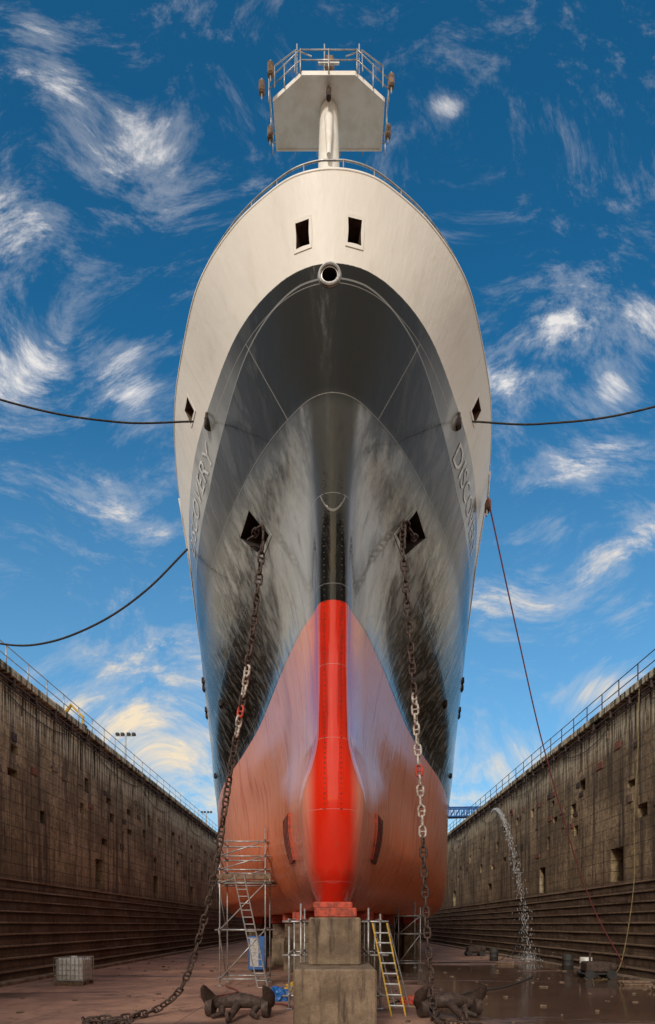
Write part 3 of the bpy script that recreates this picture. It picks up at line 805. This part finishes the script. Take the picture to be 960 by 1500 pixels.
BL=[(-.47,1.5,.05,.10,35),(-.37,1.42,.12,.06,-40),(-.60,1.27,.08,.07,-30),(-.37,.99,.11,.045,-45),(-.43,.77,.11,.03,-20),(.43,1.1,.10,.05,35),(.31,1.0,.07,.045,-20),(.5,.97,.07,.035,50),(.52,.68,.12,.025,35),(.46,.84,.12,.03,15),(.35,.6,.12,.035,0),(-.30,.48,.15,.04,0),(-.42,.39,.18,.05,-5),(-.28,.32,.13,.05,0),(.3,.29,.14,.05,0),(.5,.43,.07,.03,20),(.21,1.50,.03,.025,-40),(-.57,1.0,.07,.09,-40),(-.27,.23,.15,.04,0),(.28,.22,.14,.04,0),(.58,1.1,.04,.06,40)]
mask=None
for cx,cy,rx,ry,ro in BL:
    mp=t.mapping(uv,(cx,cy,0),(0,0,R(ro)),(rx*2.1,ry*2.4,1),'TEXTURE')
    ln=t.new('ShaderNodeVectorMath',operation='LENGTH'); t.put(ln.inputs[0],mp)
    k=t.mr(ln.outputs['Value'],1.,.0)
    mask=k if mask is None else t.m('MAXIMUM',mask,k)
wc=t.noise(uv,2.2,1,.5,col=True)
wv=t.new('ShaderNodeVectorMath',operation='MULTIPLY_ADD'); t.put(wv.inputs[0],wc); wv.inputs[1].default_value=(.5,.5,0); t.put(wv.inputs[2],uv)
fib=t.noise(t.mapping(wv.outputs[0],rot=(0,0,R(42)),sc=(6,17,1)),1.,8,.70,.0)
puf=t.noise(t.mapping(wv.outputs[0],sc=(1,1.4,1)),9.,8,.72,.0)
nn=t.m('ADD',t.m('MULTIPLY',fib,.45),t.m('MULTIPLY',puf,.55))
cl=t.m('SUBTRACT',nn,t.mr(mask,0,1,.62,.40,False))
cl=t.mr(cl,0,.18,0,1,False); cl=t.m('POWER',cl,1.3)
veil=t.m('MULTIPLY',t.mr(t.m('ADD',puf,t.m('MULTIPLY',mask,.22)),.50,.78),.26)
cl=t.m('MAXIMUM',cl,veil)
deck=t.m('MAXIMUM',t.mr(t.m('ABSOLUTE',u),.68,1.1),t.mr(v,2.,3.2)); deck=t.m('MAXIMUM',deck,t.mr(y,.1,-.15))  # unseen bright cloud added outside the view for soft fill and grey reflections
cl=t.m('MAXIMUM',cl,t.m('MULTIPLY',deck,t.mr(puf,.35,.6,.62,1.)))  # deck: the added unseen cloud, merged into the sky clouds
cl=t.m('MULTIPLY',cl,t.mr(z,0.,.06))
ccol=t.mix(t.mr(v,.25,1.0),(9.8,7.9,5.3),(8.6,8.3,8.1))
skyc=t.mix(t.mr(v,.1,1.1,.42,0.),hs.outputs[0],(2.8,4.9,7.2))
fin=t.mix(t.m('MULTIPLY',cl,.94),skyc,ccol)
t.put(bg.inputs[0],fin); bg.inputs[1].default_value=.1
sl=bpy.data.lights.new('sun','SUN'); sl.energy=2.2; sl.angle=R(10); sl.color=(1,.93,.83)
so=bpy.data.objects.new('sun',sl); scene.collection.objects.link(so)
sd=Vector((math.sin(AZ)*math.cos(EL),math.cos(AZ)*math.cos(EL),math.sin(EL)))
so.rotation_euler=sd.to_track_quat('Z','Y').to_euler()
cd=bpy.data.cameras.new('camera'); cam=bpy.data.objects.new('camera',cd); scene.collection.objects.link(cam)
cam.location=(0,0,2.5); cam.rotation_euler=(R(90),0,0); cd.sensor_width=36; cd.lens=19.2; cd.shift_y=.4033; cd.shift_x=-.0053; cd.clip_end=3000
scene.camera=cam
scene.view_settings.view_transform='Standard'; scene.view_settings.look='None'; scene.view_settings.exposure=0
